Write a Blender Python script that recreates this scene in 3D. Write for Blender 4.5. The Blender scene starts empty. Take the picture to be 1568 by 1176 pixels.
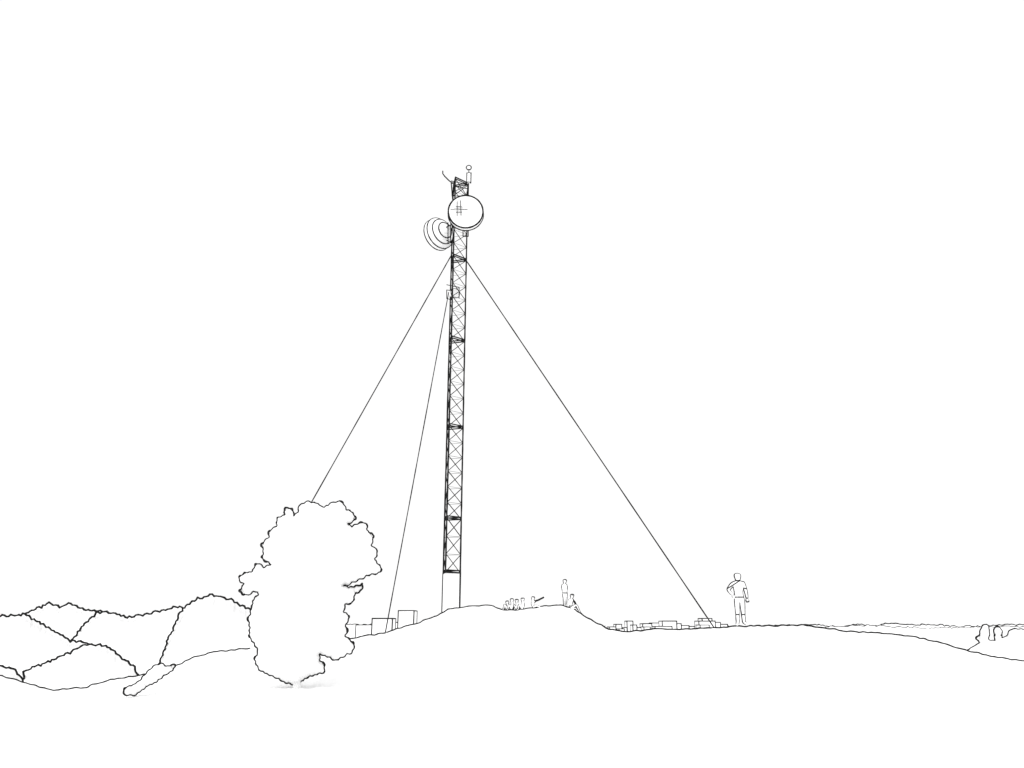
import bpy, bmesh, math, random
from mathutils import Vector, Matrix, noise
from mathutils.geometry import delaunay_2d_cdt
random.seed(7)
scene=bpy.context.scene
F=1180.0; P=math.radians(17.36); EYE=1.6
cp,sp=math.cos(P),math.sin(P)
def U(px,py,Y):
    d=(px-784)/F; v=(588-py)/F
    s=Y/(cp-sp*v)
    return Vector((d*s,Y,EYE+(sp+cp*v)*s))
# ---------------- materials ----------------
def mat(name,c1,c2,scale,rough=0.95):
    m=bpy.data.materials.new(name); m.use_nodes=True
    nt=m.node_tree; b=nt.nodes['Principled BSDF']
    b.inputs['Roughness'].default_value=rough
    b.inputs['Specular IOR Level'].default_value=0.0
    tc=nt.nodes.new('ShaderNodeTexCoord'); n=nt.nodes.new('ShaderNodeTexNoise')
    n.inputs['Scale'].default_value=scale; n.inputs['Detail'].default_value=4
    r=nt.nodes.new('ShaderNodeValToRGB')
    r.color_ramp.elements[0].position=0.35; r.color_ramp.elements[1].position=0.68
    r.color_ramp.elements[0].color=(*c1,1); r.color_ramp.elements[1].color=(*c2,1)
    nt.links.new(tc.outputs['Object'],n.inputs['Vector'])
    nt.links.new(n.outputs['Fac'],r.inputs['Fac']); nt.links.new(r.outputs['Color'],b.inputs['Base Color'])
    return m
WHITE=mat('white_paper',(0.955,)*3,(0.98,)*3,3)
INK=mat('graphite_ink',(0.006,)*3,(0.03,)*3,14)
STEEL=mat('dark_steel',(0.006,)*3,(0.03,)*3,6)
def link(o,parent=None,m=None):
    scene.collection.objects.link(o)
    if parent: o.parent=parent
    if m: o.data.materials.append(m)
    return o
def empty(name,loc=(0,0,0)):
    e=bpy.data.objects.new(name,None); e.empty_display_size=.3; scene.collection.objects.link(e); return e
def meshobj(name,vs,fs,parent=None,m=None,smooth=False):
    me=bpy.data.meshes.new(name); me.from_pydata([tuple(v) for v in vs],[],fs); me.update()
    if smooth:
        for p in me.polygons: p.use_smooth=True
    return link(bpy.data.objects.new(name,me),parent,m)
def ink(name,splines,r,parent=None,cyclic=False,m=None,rs=None):
    """drawn line as a chain of short thin rods (one mesh)"""
    vs=[];fs=[];K=6
    for k,pts in enumerate(splines):
        n=len(pts)
        if n<2: continue
        pts=[Vector(p) for p in pts]
        rad=[r*(rs[k][i] if rs else 1)*random.uniform(.85,1.15) for i in range(n)]
        for i in range(n if cyclic else n-1):
            j=(i+1)%n; a,b=pts[i],pts[j]; d=b-a
            if d.length<1e-7: continue
            d.normalize(); a2=a-d*rad[i]*.45; b2=b+d*rad[j]*.45
            s=d.cross(Vector((0,0,1)))
            if s.length<.05: s=d.cross(Vector((0,1,0)))
            s.normalize(); t=s.cross(d); base=len(vs)
            for c,rr in ((a2,rad[i]),(b2,rad[j])):
                for q in range(K):
                    an=2*math.pi*q/K; vs.append(c+(s*math.cos(an)+t*math.sin(an))*rr)
            for q in range(K):
                w=(q+1)%K; fs.append((base+q,base+w,base+K+w,base+K+q))
            fs.append(tuple(base+q for q in range(K))[::-1]); fs.append(tuple(base+K+q for q in range(K)))
    return meshobj(name,vs,fs,parent,m or INK)
def resample(pts,step,cyclic=False):
    out=[]; n=len(pts); L=pts+[pts[0]] if cyclic else pts
    for i in range(len(L)-1):
        a,b=Vector(L[i][:2]),Vector(L[i+1][:2]); k=max(1,int((b-a).length/step))
        for j in range(k): out.append(a.lerp(b,j/k))
    if not cyclic: out.append(Vector(L[-1][:2]))
    return out
def smooth2(q,cyclic,k=1):
    for _ in range(k):
        n=len(q); r=[]
        for i in range(n):
            if not cyclic and i in (0,n-1): r.append(q[i]); continue
            r.append(q[i]*.5+(q[(i-1)%n]+q[(i+1)%n])*.25)
        q=r
    return q
def rough(pts,step=4,amp=.8,seed=0,scallop=0,period=8,cyclic=False,sign=1,sm=0):
    q=smooth2(resample(pts,step,cyclic),cyclic,sm); out=[]; ph=0; n=len(q)
    rnd=random.Random(seed); per=period
    for i,p in enumerate(q):
        a=q[(i-1)%n] if (cyclic or i>0) else q[i]; b=q[(i+1)%n] if (cyclic or i<n-1) else q[i]
        t=(b-a); t=t.normalized() if t.length>0 else Vector((1,0)); nrm=Vector((t.y,-t.x))
        ph+=step/per*math.pi
        if ph>math.pi: ph-=math.pi; per=period*rnd.uniform(.6,1.6)
        off=amp*2*noise.noise(Vector((p.x*.16,p.y*.16,seed*3.1)))+rnd.uniform(-.3,.3)*amp
        off+=sign*scallop*(math.sin(ph)-.5)
        out.append(p+nrm*off)
    return smooth2(out,cyclic,1 if sm else 0)
# ---------------- ground ----------------
crest=[(-500,1010),(-200,1020),(0,1035),(37,1046),(80,1058),(130,1053),(175,1040),(210,1036),(245,1030),(270,1020),(300,1006),(330,998),(360,995),(395,993),(450,988),(540,978),(570,972),(590,970),(612,963),(640,954),(672,943),(690,933),(705,931),(740,928),(752,928),(768,935),(790,934),(830,930),(858,927),(875,931),(890,942),(915,955),(932,965),(965,968),(1000,964),(1050,964),(1093,962),(1150,959),(1230,958),(1290,967),(1340,970),(1390,974),(1440,985),(1480,997),(1530,1008),(1568,1013),(1800,1035),(2100,1045)]
Rmap=[(-500,26),(0,28),(400,32),(560,40),(640,48),(700,50),(860,50),(900,48),(935,42),(1000,34),(1100,28),(1150,26.5),(1300,30),(1568,36),(2100,36)]
def lerpmap(m,x):
    if x<=m[0][0]: return m[0][1]
    for (a,va),(b,vb) in zip(m,m[1:]):
        if x<=b:
            t=(x-a)/(b-a); return va+(vb-va)*t
    return m[-1][1]
cpx=rough(crest,3.0,1.3,1,sm=1)
cpx.sort(key=lambda p:p.x)
C3=[U(p.x,p.y,lerpmap(Rmap,p.x)) for p in cpx]
AZ=[(math.atan2(p.x,p.y),math.hypot(p.x,p.y),(p.z-EYE)/math.hypot(p.x,p.y)) for p in C3]
AZ.sort()
azR=[(a,r) for a,r,e in AZ]; azE=[(a,e) for a,r,e in AZ]
def RE(a):
    lo,hi=AZ[0],AZ[-1]
    if a<lo[0] or a>hi[0]:
        b,c=(lo if a<lo[0] else hi)[1:]
        w=min(1,(abs(a)-abs((lo if a<lo[0] else hi)[0]))/1.0)
        return b*(1-w)+30*w, c*(1-w)-0.03*w
    return lerpmap(azR,a),lerpmap(azE,a)
def hgt(a,r,RR=None):
    R,E=RR or RE(a); zc=EYE+R*E
    if r<=R: return zc*(r/R)**1.5
    l=EYE+r*E-.012*(r-R)**1.3
    w=min(1,max(0,(r-R-4)/36)); w=w*w*(3-2*w)
    return l*(1-w)-5*w
azs=[a for a,_,_ in AZ]
a=azs[-1]
ext=[]
while a<math.pi*2+azs[0]-.06: a+=.05; ext.append(a)
cols=azs+ext
rows=[('t',i/24) for i in range(1,25)]+[('o',x) for x in (.5,1,2,3,5,8,12,16,20,25,30,36,42,60,100,200,400,900,2000,5000,12000,40000)]
vs=[(0,0,0)]; fs=[]
for a in cols:
    aa=a if a<=math.pi else a-2*math.pi
    RR=RE(aa)
    for k,x in rows:
        r=RR[0]*x if k=='t' else RR[0]+x
        z=hgt(aa,r,RR)
        if 1<r<RR[0]*.97: z+=.03*noise.noise(Vector((math.sin(a)*r*.6,math.cos(a)*r*.6,0)))*min(1,(RR[0]-r)/3)
        vs.append((math.sin(a)*r,math.cos(a)*r,z))
n=len(rows); m=len(cols)
for i in range(m):
    j=(i+1)%m
    fs.append((0,1+i*n,1+j*n))
    for k in range(n-1):
        fs.append((1+i*n+k,1+i*n+k+1,1+j*n+k+1,1+j*n+k))
ground=meshobj('ground',vs,fs,None,WHITE,False)
def gz(x,y): return hgt(math.atan2(x,y),math.hypot(x,y))
PX=1/770.0  # metres per render pixel per metre depth
ink('crest_contour',[[p+Vector((0,-.02,.012)) for p in C3]],1,ground,rs=[[p.y*.95*PX*1.02 for p in C3]])
# ---------------- hills & treelines ----------------
def ridge(name,pts,Y,a,base,seed,w=.95,sc=1.0,per=9,inkname='contour',step=3):
    q=rough(pts,step,1.2,seed,scallop=sc*2,period=per)
    T=[U(p.x,p.y,Y) for p in q]; vs=[];fs=[]
    prof=[(a*1.6,1),(a,.75),(a*.45,.3),(0,0),(-a*.45,.3),(-a,.75),(-a*1.6,1)]
    for t in T:
        for dy,dz in prof:
            s=(Y+dy)/Y; z=t.z-max(0,(t.z-base))*dz
            vs.append((t.x*s,Y+dy,z))
    k=len(prof)
    for i in range(len(T)-1):
        for j in range(k-1): fs.append((i*k+j,i*k+j+1,(i+1)*k+j+1,(i+1)*k+j))
    o=meshobj(name,vs,fs,None,WHITE,True)
    ink(inkname,[[U(p.x,p.y,Y-a*.18) for p in q]],Y*.95*PX*w,o)
    return o
ridge('wooded_hill',[(10,960),(38,941),(60,930),(75,924),(95,930),(105,924),(135,935),(150,936),(175,942),(200,960)],250,25,-8,11,sc=1.3)
ridge('wooded_hill',[(108,982),(120,968),(132,953),(150,937),(170,938),(195,946),(215,942),(235,938),(275,928),(285,935),(300,950)],180,18,-8,12,sc=1.2)
ridge('wooded_hill',[(-160,952),(-60,938),(0,944),(20,943),(38,941),(60,953),(85,967),(105,981),(135,985),(160,995)],130,12,-8,13,sc=1.2)
ridge('wooded_hill',[(242,1020),(250,1000),(255,985),(264,965),(270,952),(277,938),(280,932),(300,918),(325,911),(350,917),(365,926),(385,934),(420,945),(470,975)],90,8,-8,14,sc=1.2)
ridge('shrub_thicket',[(36,1048),(38,1030),(50,1022),(80,1012),(95,1005),(110,998),(130,986),(150,988),(165,990),(180,1003),(205,1022),(212,1038)],60,5,-6,15,sc=1.3)
ridge('shrub_thicket',[(-120,1000),(-50,1015),(0,1020),(20,1024),(30,1034),(37,1048)],55,4,-6,16,sc=.5)
ridge('distant_treeline',[(380,958),(530,957),(572,957),(700,958),(960,960)],4200,300,-6,17,w=.55,sc=.1)
ridge('distant_treeline',[(960,961),(1100,960),(1245,957),(1290,961),(1310,956),(1335,960),(1365,954),(1390,957),(1440,957),(1470,960),(1500,960),(1530,957),(1568,957),(1900,956)],3000,250,-6,18,w=.8,sc=.5,per=7)
ridge('distant_treeline',[(1180,961),(1250,961),(1330,958),(1420,962),(1500,960),(1620,959)],1500,120,-6,28,w=.4,sc=.5,per=7)
# ---------------- inflated foliage ----------------
def pip(p,poly):
    c=False;j=len(poly)-1
    for i in range(len(poly)):
        a,b=poly[i],poly[j]
        if (a.y>p.y)!=(b.y>p.y) and p.x<(b.x-a.x)*(p.y-a.y)/(b.y-a.y)+a.x: c=not c
        j=i
    return c
def foliage(name,outline,Y,thick,parent,seed,grid=7,w=.9,inkn='crown_outline'):
    poly=outline; n=len(poly)
    xs=[p.x for p in poly]; ys=[p.y for p in poly]; inner=[]
    y=min(ys)
    while y<max(ys):
        x=min(xs)
        while x<max(xs):
            p=Vector((x+random.uniform(-2,2),y+random.uniform(-2,2)))
            if pip(p,poly):
                d=min((p-q).length for q in poly)
                if d>3: inner.append((p,d))
            x+=grid
        y+=grid
    v2=[Vector(p) for p in poly]+[p for p,_ in inner]
    res=delaunay_2d_cdt(v2,[(i,(i+1)%n) for i in range(n)],[],1,1e-5)
    ov,of,orig=res[0],res[2],res[3]
    dist=[]
    for i,o in enumerate(orig):
        k=o[0] if o else 0
        dist.append(0 if k<n else inner[k-n][1])
    dm=max(dist) or 1
    vs=[];fs=[]
    for s in (-1,1):
        for v,d in zip(ov,dist):
            t=thick*math.sqrt(max(0,1-(1-d/dm)**2))
            if d>0: t*=1+.12*noise.noise(Vector((v.x*.05,v.y*.05,s*4+seed)))
            vs.append(U(v.x,v.y,Y-t) if s<0 else U(v.x,v.y,Y)+Vector((0,t+.04,0)))
    N=len(ov)
    for f in of:
        cc=sum((Vector(ov[i]) for i in f),Vector((0,0)))/len(f)
        if not pip(cc,poly): continue
        fs.append(tuple(f)); fs.append(tuple(N+i for i in reversed(f)))
    o=meshobj(name,vs,fs,parent,WHITE,False)
    ink(inkn,[[U(p.x,p.y,Y-.015) for p in poly]],Y*.95*PX*w,parent,cyclic=True)
tree_px=[(459,774),(470,769),(485,771),(492,778),(504,774),(514,768),(526,769),(528,780),(540,785),(545,795),(532,802),(540,808),(550,800),(560,801),(562,815),(572,818),(568,835),(578,845),(573,858),(584,870),(582,876),(565,880),(552,886),(535,893),(525,898),(540,900),(556,893),(553,905),(542,910),(540,922),(528,925),(525,937),(535,945),(528,955),(532,965),(528,975),(542,985),(540,998),(528,1003),(518,1010),(505,1007),(490,1000),(488,1010),(497,1018),(495,1030),(480,1033),(465,1040),(455,1048),(438,1045),(425,1038),(410,1032),(395,1022),(390,1008),(397,998),(390,985),(382,975),(384,960),(380,948),(385,935),(388,920),(397,908),(390,904),(375,912),(366,905),(375,895),(365,885),(375,878),(388,875),(392,862),(405,870),(416,864),(400,855),(405,845),(400,832),(412,825),(412,812),(424,808),(425,793),(437,790),(435,779),(447,778),(450,792),(456,786)]
TY=18.0
tree=empty('broadleaf_tree')
foliage('crown',rough(tree_px,1.8,.5,5,scallop=3.6,period=8.5,cyclic=True,sm=1),TY,.9,tree,3,w=1.0)
def skin(name,verts,edges,radii,parent,m,sub=1):
    me=bpy.data.meshes.new(name); me.from_pydata([tuple(v) for v in verts],edges,[]); me.update()
    o=bpy.data.objects.new(name,me); scene.collection.objects.link(o)
    md=o.modifiers.new('s','SKIN'); md.use_smooth_shade=True
    for i,r in enumerate(radii):
        rr=r if isinstance(r,tuple) else (r,r)
        me.skin_vertices[0].data[i].radius=rr
        me.skin_vertices[0].data[i].use_root=(i==0)
    if sub:
        s=o.modifiers.new('d','SUBSURF'); s.levels=sub; s.render_levels=sub
    dg=bpy.context.evaluated_depsgraph_get(); dg.update()
    nm=bpy.data.meshes.new_from_object(o.evaluated_get(dg))
    bpy.data.objects.remove(o)
    no=bpy.data.objects.new(name,nm); link(no,parent)
    nm.materials.clear(); nm.materials.append(m)
    return no
tc=U(455,1035,TY); tx=tc.x; tz=gz(tx,TY)
tv=[(tx,TY,tz-.15),(tx+.05,TY,tz+.8),(tx,TY+.05,tz+1.6),(tx+.1,TY,tz+2.9),(tx-.45,TY+.1,tz+2.0),(tx+.5,TY-.1,tz+1.9),(tx+.2,TY+.4,tz+2.3),(tx-.2,TY-.3,tz+2.5)]
skin('trunk',tv,[(0,1),(1,2),(2,3),(1,4),(1,5),(2,6),(2,7)],[.1,.1,.08,.04,.05,.05,.04,.04],tree,WHITE)
sh=empty('low_shrub')
foliage('foliage',rough([(190,1063),(190,1054),(202,1050),(213,1044),(222,1033),(234,1021),(246,1016),(256,1021),(270,1017),(264,1026),(251,1034),(239,1044),(227,1049),(215,1058),(204,1065)],1.8,.5,8,scallop=2.6,period=8,cyclic=True,sm=1),20.5,.25,sh,9,grid=5,w=.85,inkn='foliage_outline')
rt=empty('roadside_trees')
foliage('foliage',rough([(1476,1004),(1480,997),(1490,990),(1502,984),(1493,977),(1500,972),(1504,957),(1513,957),(1515,972),(1512,979),(1524,982),(1521,963),(1528,958),(1534,966),(1533,978),(1542,974),(1546,965),(1556,963),(1575,965),(1640,960),(1800,975),(1800,1070),(1476,1020)],2,.5,19,scallop=1.6,period=7,cyclic=True,sm=1),95,2.5,rt,4,grid=8,w=.8,inkn='foliage_outline')
# ---------------- mast ----------------
MY=51.5
mast=empty('lattice_radio_mast')
S=1.2; mx=U(690,925,MY).x
def zf(y): return U(690,y,MY).z
th=math.radians(18.3)
B=Vector((0,0));C=Vector((S*math.cos(th),-S*math.sin(th)));A=Vector((S*math.cos(math.radians(78.3)),-S*math.sin(math.radians(78.3))))
cen=(A+B+C)/3; off=Vector((mx-S*math.cos(th)/2,MY-cen.y))
A,B,C=[p+off for p in (A,B,C)]
def V(p,z): return Vector((p.x,p.y,z))
z0=zf(943)-.6; zb=zf(877); ztop=zf(281)
vs=[V(p,z) for z in (z0,zb) for p in (A,C,B)]
meshobj('sheeted_base',vs,[(0,1,4,3),(1,2,5,4),(2,0,3,5),(3,4,5),(2,1,0)],mast,WHITE)
ink('base_edges',[[V(p,z0),V(p,zb)] for p in (B,C)]+[[V(A,zb),V(C,zb),V(B,zb),V(A,zb)]],.06,mast)
ink('legs',[[V(p,zb+(ztop-zb)*i/60) for i in range(61)] for p in (A,B,C)],.054,mast,m=STEEL)
lv=[877,795,655,522,398,281]; br=[];hz=[];thin=[]
for a,b in zip(lv,lv[1:]):
    za,zb_=zf(a),zf(b); k=max(3,round((zb_-za)/1.12))
    for i in range(k):
        u=za+(zb_-za)*i/k; w=za+(zb_-za)*(i+1)/k
        br+= [[V(A,u),V(C,w)],[V(C,u),V(A,w)]]
        br+= [[V(B,u),V(A,w)]] if i%2 else [[V(A,u),V(B,w)]]
        thin+=[[V(B,u),V(C,u)],[V(A,u),V(C,u)]]
ink('cross_bracing',br,.028,mast,m=STEEL)
ink('horizontals',thin,.012,mast,m=STEEL)
for a in lv:
    z=zf(a); hz+=[[V(A,z),V(C,z),V(B,z),V(A,z)],[V(A,z+.14),V(C,z+.14),V(B,z+.14),V(A,z+.14)]]
ink('section_flanges',hz,.045,mast,m=STEEL)
ctr=(A+B)/2
cab=[[Vector((ctr.x+.04+.05*noise.noise(Vector((i*.7,k,0))),ctr.y-.05,zb+(zf(330)-zb)*i/90)) for i in range(91)] for k in range(1)]
ink('feeder_cables',cab,.018,mast,m=STEEL)
tA=[U(691,277,MY-.6),U(717,283,MY-.6),U(714,300,MY-.3),U(692,300,MY-.5),U(691,277,MY-.6)]
ink('top_frame',[tA,[U(693,279,MY-.6),U(714,300,MY-.4)],[U(716,284,MY-.6),U(694,300,MY-.4)],[U(694,285,MY),U(716,289,MY)]],.03,mast,m=STEEL)
def lathe(name,prof,cenp,axis,parent,circles,r_ink,seg=48,capf=True):
    ax=Vector(axis).normalized(); up=Vector((0,0,1)) if abs(ax.z)<.9 else Vector((0,1,0)); s=ax.cross(up).normalized(); t=s.cross(ax)
    vs=[];fs=[]
    ring=lambda r,a:[cenp+ax*a+(s*math.cos(2*math.pi*i/seg)+t*math.sin(2*math.pi*i/seg))*r for i in range(seg)]
    for r,a in prof: vs+=ring(max(r,.001),a)
    for k in range(len(prof)-1):
        for i in range(seg):
            j=(i+1)%seg; fs.append((k*seg+i,k*seg+j,(k+1)*seg+j,(k+1)*seg+i))
    if capf: fs.append(tuple(range(seg))); fs.append(tuple((len(prof)-1)*seg+i for i in range(seg)))
    meshobj(name,vs,fs,parent,WHITE)
    if circles: ink(name+'_rims',[ring(prof[c][0],prof[c][1]) for c in circles],r_ink,parent,cyclic=True)
dish=U(713,324,MY-1.75)
lathe('microwave_drum',[(1.26,0),(1.28,-.42),(1.0,-.62),(.3,-.9),(.25,-1.2)],dish,(.03,-1,-.1),mast,[0,1],.06)
fx=[]
for (a,b) in [((700,308),(700,331)),((705,307),(706,330)),((696,320),(716,321)),((698,316),(708,317)),((698,325),(707,325)),((690,321),(697,320))]:
    fx.append([U(*a,MY-1.9),U(*b,MY-1.9)])
ink('radome_marking',fx,.024,mast)
d2=U(669,360,MY+.3)
lathe('microwave_dish',[(1.2,0),(1.2,-.36),(.98,-.68),(.96,-.7),(.6,-.98),(.3,-1.15),(.2,-1.4)],d2,(-.68,.72,-.03),mast,[0,1,3,4],.045)
ink('dish_mount',[[U(683,348,MY-.9),U(692,344,MY-.9)],[U(684,368,MY-.9),U(692,371,MY-.9)],[U(686,341,MY-.9),U(686,372,MY-.9)],[U(690,341,MY-.9),U(690,372,MY-.9)]],.035,mast,m=STEEL)
sd=U(697,449,MY-.2)
lathe('small_dish',[(.36,0),(.36,-.2),(.15,-.4)],sd,(.6,-1,0),mast,[0],.022)
bx=[(684,444),(684,457),(691,459),(692,445)]
ink('antenna_bracket',[[U(*p,MY-1) for p in bx+[bx[0]]],[U(684,436,MY-1),U(703,440,MY-1),U(703,456,MY-1)]],.03,mast)
ink('junction_box',[[U(709,353,MY-.9),U(709,362,MY-.9),U(717,362,MY-.9),U(717,353,MY-.9)]],.035,mast)
ink('whip_antenna',[[U(717,302,MY-.5),U(718,262,MY-.5)]],.04,mast,m=STEEL)
cap=U(718,258,MY-.5)
lathe('whip_cap',[(.05,-.17),(.15,-.12),(.17,.0),(.15,.1),(.05,.17)],cap,(0,0,1),mast,[],.035,16)
ink('whip_cap_outline',[[cap+Vector((.2*math.cos(i*.524),-.12,.2*math.sin(i*.524))) for i in range(12)]],.035,mast,cyclic=True)
wb=U(718,272,MY-.5)
lathe('whip_body',[(.11,-.5),(.13,-.45),(.13,.35),(.11,.4)],wb,(0,0,1),mast,[1,2],.03,16)
ink('whip_body_edges',[[wb+Vector((s*.16,-.03,-.5)),wb+Vector((s*.16,-.03,.4))] for s in(-1,1)],.035,mast)
ink('side_antenna',[[U(693,281,MY-.4),U(687,276,MY-.4),U(681,270,MY-.4),U(678,266,MY-.4),U(678,262,MY-.4)],[U(691,281,MY-.4),U(693,305,MY-.4)]],.045,mast,m=STEEL)
def guy(name,p0,p1,r0,r1):
    n=40; pts=[p0.lerp(p1,i/n) for i in range(n+1)]
    rr=[r0+(r1-r0)*i/n for i in range(n+1)]
    return ink(name,[pts],1,mast,m=STEEL,rs=[rr])
guy('guy_cable',U(691,391,MY),U(396,912,24),.042,.020)
guy('guy_cable',U(687,448,MY-.6),U(590,969,43),.040,.033)
guy('guy_cable',U(714,399,MY-.4),U(1094,962,28.2),.042,.023)
def block(name,x0,x1,yt,yb,Y,depth,base=None,r=.7,parent=None):
    a=U(x0,yt,Y); b=U(x1,yt,Y); zt=a.z; zb=base if base is not None else U(x0,yb,Y).z
    e=parent or empty(name)
    X0,X1=a.x,b.x; y0,y1=Y,Y+depth; w=(X1-X0)*.06
    vs=[(X0,y0,zb),(X1,y0,zb),(X1,y1,zb),(X0,y1,zb),(X0,y0,zt),(X1,y0,zt),(X1,y1,zt),(X0,y1,zt),
        (X0+w,y0+w,zt),(X1-w,y0+w,zt),(X1-w,y1-w,zt),(X0+w,y1-w,zt)]
    lo=zt-(zt-zb)*.05
    vs+=[(X0+w,y0+w,lo),(X1-w,y0+w,lo),(X1-w,y1-w,lo),(X0+w,y1-w,lo)]
    fs=[(0,1,5,4),(1,2,6,5),(2,3,7,6),(3,0,4,7)]+[(4+i,4+(i+1)%4,8+(i+1)%4,8+i) for i in range(4)]+[(8+i,8+(i+1)%4,12+(i+1)%4,12+i) for i in range(4)]+[(12,13,14,15)]
    meshobj('walls_and_roof',vs,fs,e,WHITE)
    q=[Vector(v) for v in vs]
    ink('edges',[[q[4],q[5],q[6],q[7],q[4]]]+[[q[i],q[i+4]] for i in range(4)],Y*.95*PX*r,e)
    return e
block('water_tank_building',570,601,947,0,95,2.5,-6,.62)
block('flat_roof_house',610,634,935,0,130,4,-6,.62)
block('flat_roof_house',601,622,953,0,170,5,-6,.45)
block('flat_roof_house',545,572,957,0,150,6,-6,.4)
for i,(x0,x1,yt) in enumerate([(933,943,960),(943,952,956),(953,960,961),(960,969,951),(969,975,957),(975,984,961),(984,998,955),(998,1031,954),(1014,1036,951),(1031,1043,955),(1043,1055,958),(1055,1064,959),(1070,1095,951),(1075,1090,947),(1095,1103,953),(1103,1114,956)]):
    Y=620+ (i%4)*45
    block('town_building',x0,x1,yt,0,Y,14,-5.5,.5)
for x0,x1,yt in [(986,996,960),(1003,1029,959),(1072,1086,957),(948,956,963)]:
    block('town_building',x0,x1,yt,0,560,12,-5.5,.45)
pa=U(396,912,24); g=gz(pa.x,24)
ap=empty('guy_anchor_post')
skin('post',[(pa.x,24,g-.1),(pa.x,24,g+.9),(pa.x,24,pa.z+.05)],[(0,1),(1,2)],[.08,.07,.06],ap,WHITE,0)
for (x,y,Y) in ((1094,962,28.2),(590,969,43)):
    q=U(x,y,Y); s=Y*.0028
    vs=[(q.x+i*s*k,q.y+j*s*k,q.z+h) for h,k in ((-.5,1.3),(.0,1)) for i,j in ((-1,-1),(1,-1),(1,1),(-1,1))]
    meshobj('guy_anchor_block',vs,[(0,1,5,4),(1,2,6,5),(2,3,7,6),(3,0,4,7),(4,5,6,7)],None,WHITE)
# ---------------- people ----------------
def loops_from_cut(me,co,no,flt=None):
    bm=bmesh.new(); bm.from_mesh(me)
    r=bmesh.ops.bisect_plane(bm,geom=bm.verts[:]+bm.edges[:]+bm.faces[:],plane_co=co,plane_no=no,dist=1e-5)
    ed=[g for g in r['geom_cut'] if isinstance(g,bmesh.types.BMEdge)]
    adj={}
    for e in ed:
        a,b=e.verts; adj.setdefault(a,[]).append(b); adj.setdefault(b,[]).append(a)
    seen=set(); out=[]
    for v in list(adj):
        if v in seen: continue
        path=[v];seen.add(v);cur=v
        while True:
            nx=[w for w in adj[cur] if w not in seen]
            if not nx: break
            cur=nx[0]; seen.add(cur); path.append(cur)
        pts=[w.co.copy() for w in path]
        if len(pts)>3 and (flt is None or flt(sum(pts,Vector())/len(pts))): out.append(pts)
    bm.free(); return out
def person(name,Y,J,hs,w,rings=(),fw=1.0):
    e=empty(name)
    def g(k):
        t=J[k]; p=U(t[0],t[1],Y); 
        if len(t)>2: p.y+=t[2]
        return p
    order=['pelvis','waist','chest','neck','chin','head','crown','shR','elR','wrR','shL','elL','wrL','hipR','knR','anR','toR','hipL','knL','anL','toL']
    rad=dict(pelvis=(.15,.115),waist=(.14,.105),chest=(.155,.115),neck=.052,chin=.082,head=.122,crown=.095,shR=.07,elR=.046,wrR=.03,shL=.07,elL=.046,wrL=.03,hipR=.095,knR=.062,anR=.042,toR=.035,hipL=.095,knL=.062,anL=.042,toL=.035)
    E=[('pelvis','waist'),('waist','chest'),('chest','neck'),('neck','chin'),('chin','head'),('head','crown'),('chest','shR'),('shR','elR'),('elR','wrR'),('chest','shL'),('shL','elL'),('elL','wrL'),('pelvis','hipR'),('hipR','knR'),('knR','anR'),('anR','toR'),('pelvis','hipL'),('hipL','knL'),('knL','anL'),('anL','toL')]
    hd_={'chin','head','crown'}
    vs=[g(k) for k in order]; rs=[tuple(x*hs*fw for x in rad[k]) if isinstance(rad[k],tuple) else rad[k]*hs*(1 if k in hd_ else fw) for k in order]
    ix={k:i for i,k in enumerate(order)}; es=[(ix[a],ix[b]) for a,b in E]
    body=skin('body',vs,es,rs,e,WHITE,1)
    for s in 'RL':
        w0=g('wr'+s); d=(w0-g('el'+s)).normalized()
        side=d.cross(Vector((0,1,0))); side=side.normalized() if side.length>.1 else Vector((1,0,0))
        hv=[w0,w0+d*.05*hs];he=[(0,1)];hr=[.028*hs,.034*hs]
        for k,(o,l) in enumerate([(-.033,.07),(-.011,.085),(.011,.08),(.033,.062)]):
            b=w0+d*.085*hs+side*o*hs; m1=b+d*l*.5*hs; m2=b+d*l*.9*hs+Vector((0,-.018*hs,0))
            i=len(hv); hv+=[b,m1,m2]; he+=[(1,i),(i,i+1),(i+1,i+2)]; hr+=[.011*hs,.009*hs,.008*hs]
        i=len(hv); hv+=[w0+d*.05*hs+side*-.05*hs,w0+d*.09*hs+side*-.062*hs]; he+=[(0,i),(i,i+1)]; hr+=[.011*hs,.009*hs]
        hd=skin('hand_'+s.lower(),hv,he,hr,e,WHITE,1)
        if name=='standing_man':
            hc=loops_from_cut(hd.data,Vector((0,w0.y,0)),Vector((0,1,0)))
            ink('hand_outline',hc,Y*.95*PX*.4,e,cyclic=True)
    h=g('head')
    skin('nose',[h+Vector((0,-.09*hs,.0)),h+Vector((0,-.115*hs,-.03*hs))],[(0,1)],[.01*hs,.014*hs],e,WHITE,0)
    for s in(-1,1):
        skin('ear',[h+Vector((s*.093*hs,.0,.02*hs)),h+Vector((s*.098*hs,.005,-.03*hs))],[(0,1)],[.014*hs,.01*hs],e,WHITE,0)
    cut=loops_from_cut(body.data,Vector((0,Y,0)),Vector((0,1,0)))
    ink('outline',cut,Y*.95*PX*w,e,cyclic=True)
    rg=[]
    for (x,y,nx,nz,rr) in rings:
        c=U(x,y,Y); rg+=loops_from_cut(body.data,c,Vector((nx,0,nz)),lambda q,c=c,rr=rr:(q-c).length<rr)
    if rg: ink('clothing_hems',rg,Y*.95*PX*w*.8,e,cyclic=True)
    return e
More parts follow.
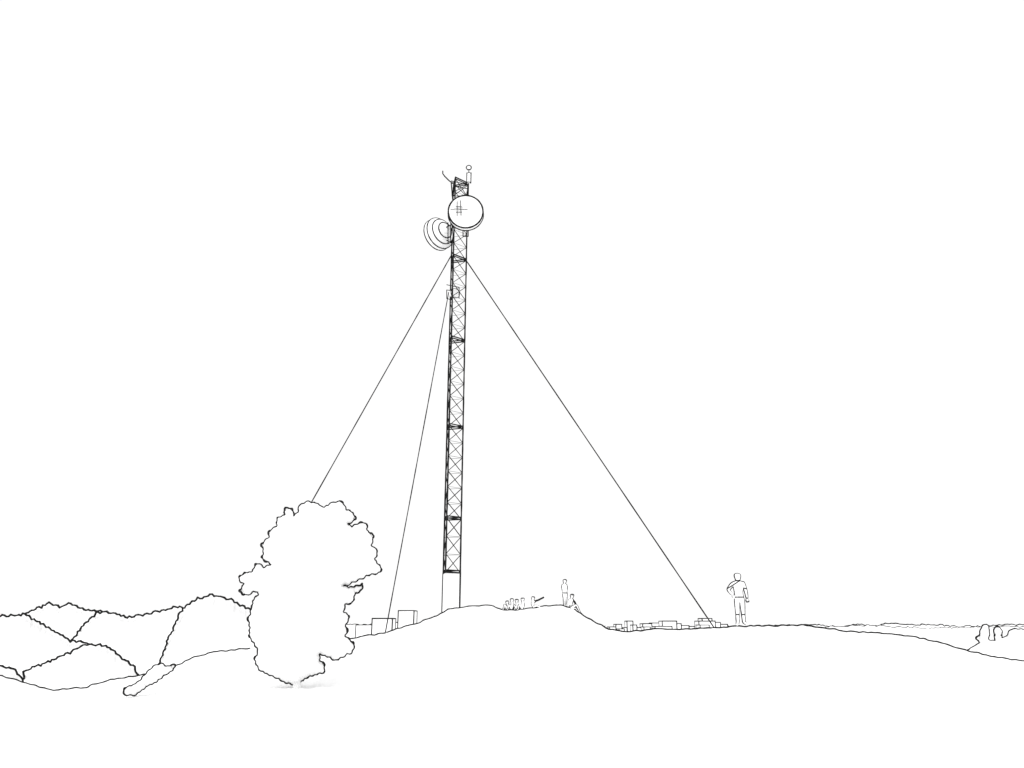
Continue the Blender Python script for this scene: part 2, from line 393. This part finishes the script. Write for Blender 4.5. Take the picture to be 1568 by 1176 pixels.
person('standing_man',26.3,dict(pelvis=(1132,915),waist=(1131,908),chest=(1130,898),neck=(1129.5,890.5),chin=(1129.5,886.5),head=(1129,882),crown=(1129,878),
  shR=(1122,893.5),elR=(1114.5,903),wrR=(1121.5,911,-.03),shL=(1138,893.5),elL=(1142,906),wrL=(1144,916),
  hipR=(1128.5,919),knR=(1129,936,-.02),anR=(1129.5,954),toR=(1127.5,957.5,-.09),hipL=(1136,919),knL=(1137.5,936),anL=(1139,953),toL=(1146,957,-.05)),1.0,.72,
  rings=[(1131.5,914.5,0,1,.2),(1129,941,0,1,.12),(1138,941,0,1,.12),(1129,889,0,1,.1),(1118.5,898,-.6,1,.12),(1140,901,.2,1,.08)])
person('standing_hiker',49.8,dict(pelvis=(865,907),waist=(864.6,903),chest=(864.3,898),neck=(864.3,893.5),chin=(864.6,891.5),head=(865,889),crown=(864.8,887.4),
  shR=(861.5,896),elR=(861.6,902),wrR=(862.5,907,-.05),shL=(867,896),elL=(867.4,902),wrL=(867,907,-.05),
  hipR=(863.6,909),knR=(864,917.5),anR=(864,926),toR=(866,928,-.06),hipL=(866.4,909),knL=(866.6,917.5),anL=(866.4,926),toL=(868.5,928,-.06)),1.0,.62,
  rings=[(865,908,0,1,.2),(865,888,.1,1,.12)],fw=.95)
person('sitting_hiker',48.9,dict(pelvis=(873.5,931),waist=(873.5,926),chest=(874.5,920),neck=(875.5,916),chin=(875.8,914),head=(876,911.5),crown=(876,909.8),
  shR=(872,918.5,-.05),elR=(870.5,925,-.04),wrR=(876,928,-.02),shL=(877.5,918.5,.05),elL=(880.5,923,.02),wrL=(882.5,927,.02),
  hipR=(875,931,-.03),knR=(882.5,926,-.01),anR=(888,938,-.01),toR=(892,942,-.01),hipL=(875,932,.03),knL=(881,931,.01),anL=(888,940,.01),toL=(893,943,.01)),1.0,.6,
  rings=[(876,911,.1,1,.12),(873.5,928,.1,1,.2)],fw=.85)
def sitter(hx,hy,f,Y,armup=False):
    g=934.5 if hx<805 else 931.5
    d=dict(pelvis=(hx-1*f,g-2.6),waist=(hx-1.2*f,g-6.5),chest=(hx-.6*f,hy+7),neck=(hx,hy+4),chin=(hx+.2*f,hy+2.4),head=(hx+.3*f,hy),crown=(hx+.3*f,hy-1.4),
      shR=(hx-1.3*f,hy+6,-.06),elR=(hx+1*f,hy+10.5,-.05),wrR=(hx+4.5*f,hy+9,-.02),shL=(hx+.6*f,hy+6,.06),elL=(hx+2.4*f,hy+10,.04),wrL=(hx+5.5*f,hy+9,.02),
      hipR=(hx+.5*f,g-2.4,-.03),knR=(hx+6.5*f,g-9,-.01),anR=(hx+8.3*f,g-1.6,-.01),toR=(hx+11*f,g-.6,-.01),hipL=(hx+.5*f,g-2.4,.03),knL=(hx+5.5*f,g-8,.02),anL=(hx+7*f,g-1.4,.02),toL=(hx+9.5*f,g-.4,.02))
    if armup:
        d.update(elL=(hx+9,hy+3.5,.02),wrL=(hx+17,hy-.5,.0),shL=(hx+2.5,hy+6,.04),knR=(hx+6,g-4,-.03),anR=(hx+12,g-1,-.03),toR=(hx+14,g-2,-.02),knL=(hx+4,g-4,.03),anL=(hx+9,g-1,.03),toL=(hx+11,g-1.5,.02))
    return person('sitting_person',Y,d,.95,.55,rings=[(hx,hy-.8,.1*f,1,.12)],fw=.82)
sitter(777,921.5,-.7,49.9); sitter(784,918,-.75,49.7); sitter(791.5,919,-.8,49.8); sitter(800.5,917,-.85,49.6); sitter(816,915,1,49.7,True)
# ---------------- light, world, camera ----------------
w=bpy.data.worlds.new('World'); scene.world=w; w.use_nodes=True
bg=w.node_tree.nodes['Background']; bg.inputs['Color'].default_value=(1,1,1,1); bg.inputs['Strength'].default_value=1.03
sl=bpy.data.lights.new('sun','SUN'); sl.energy=1.3; sl.angle=math.radians(60); sl.color=(1,1,1)
so=bpy.data.objects.new('sun',sl); scene.collection.objects.link(so); so.rotation_euler=(math.radians(50),0,math.radians(-8))
cam=bpy.data.cameras.new('camera'); co=bpy.data.objects.new('camera',cam); scene.collection.objects.link(co)
co.location=(0,0,EYE); co.rotation_euler=(math.radians(90)+P,0,0)
cam.sensor_width=36; cam.lens=F/1568*36; cam.clip_end=100000; cam.clip_start=.1
scene.camera=co
scene.view_settings.view_transform='Standard'; scene.view_settings.look='None'; scene.view_settings.exposure=0
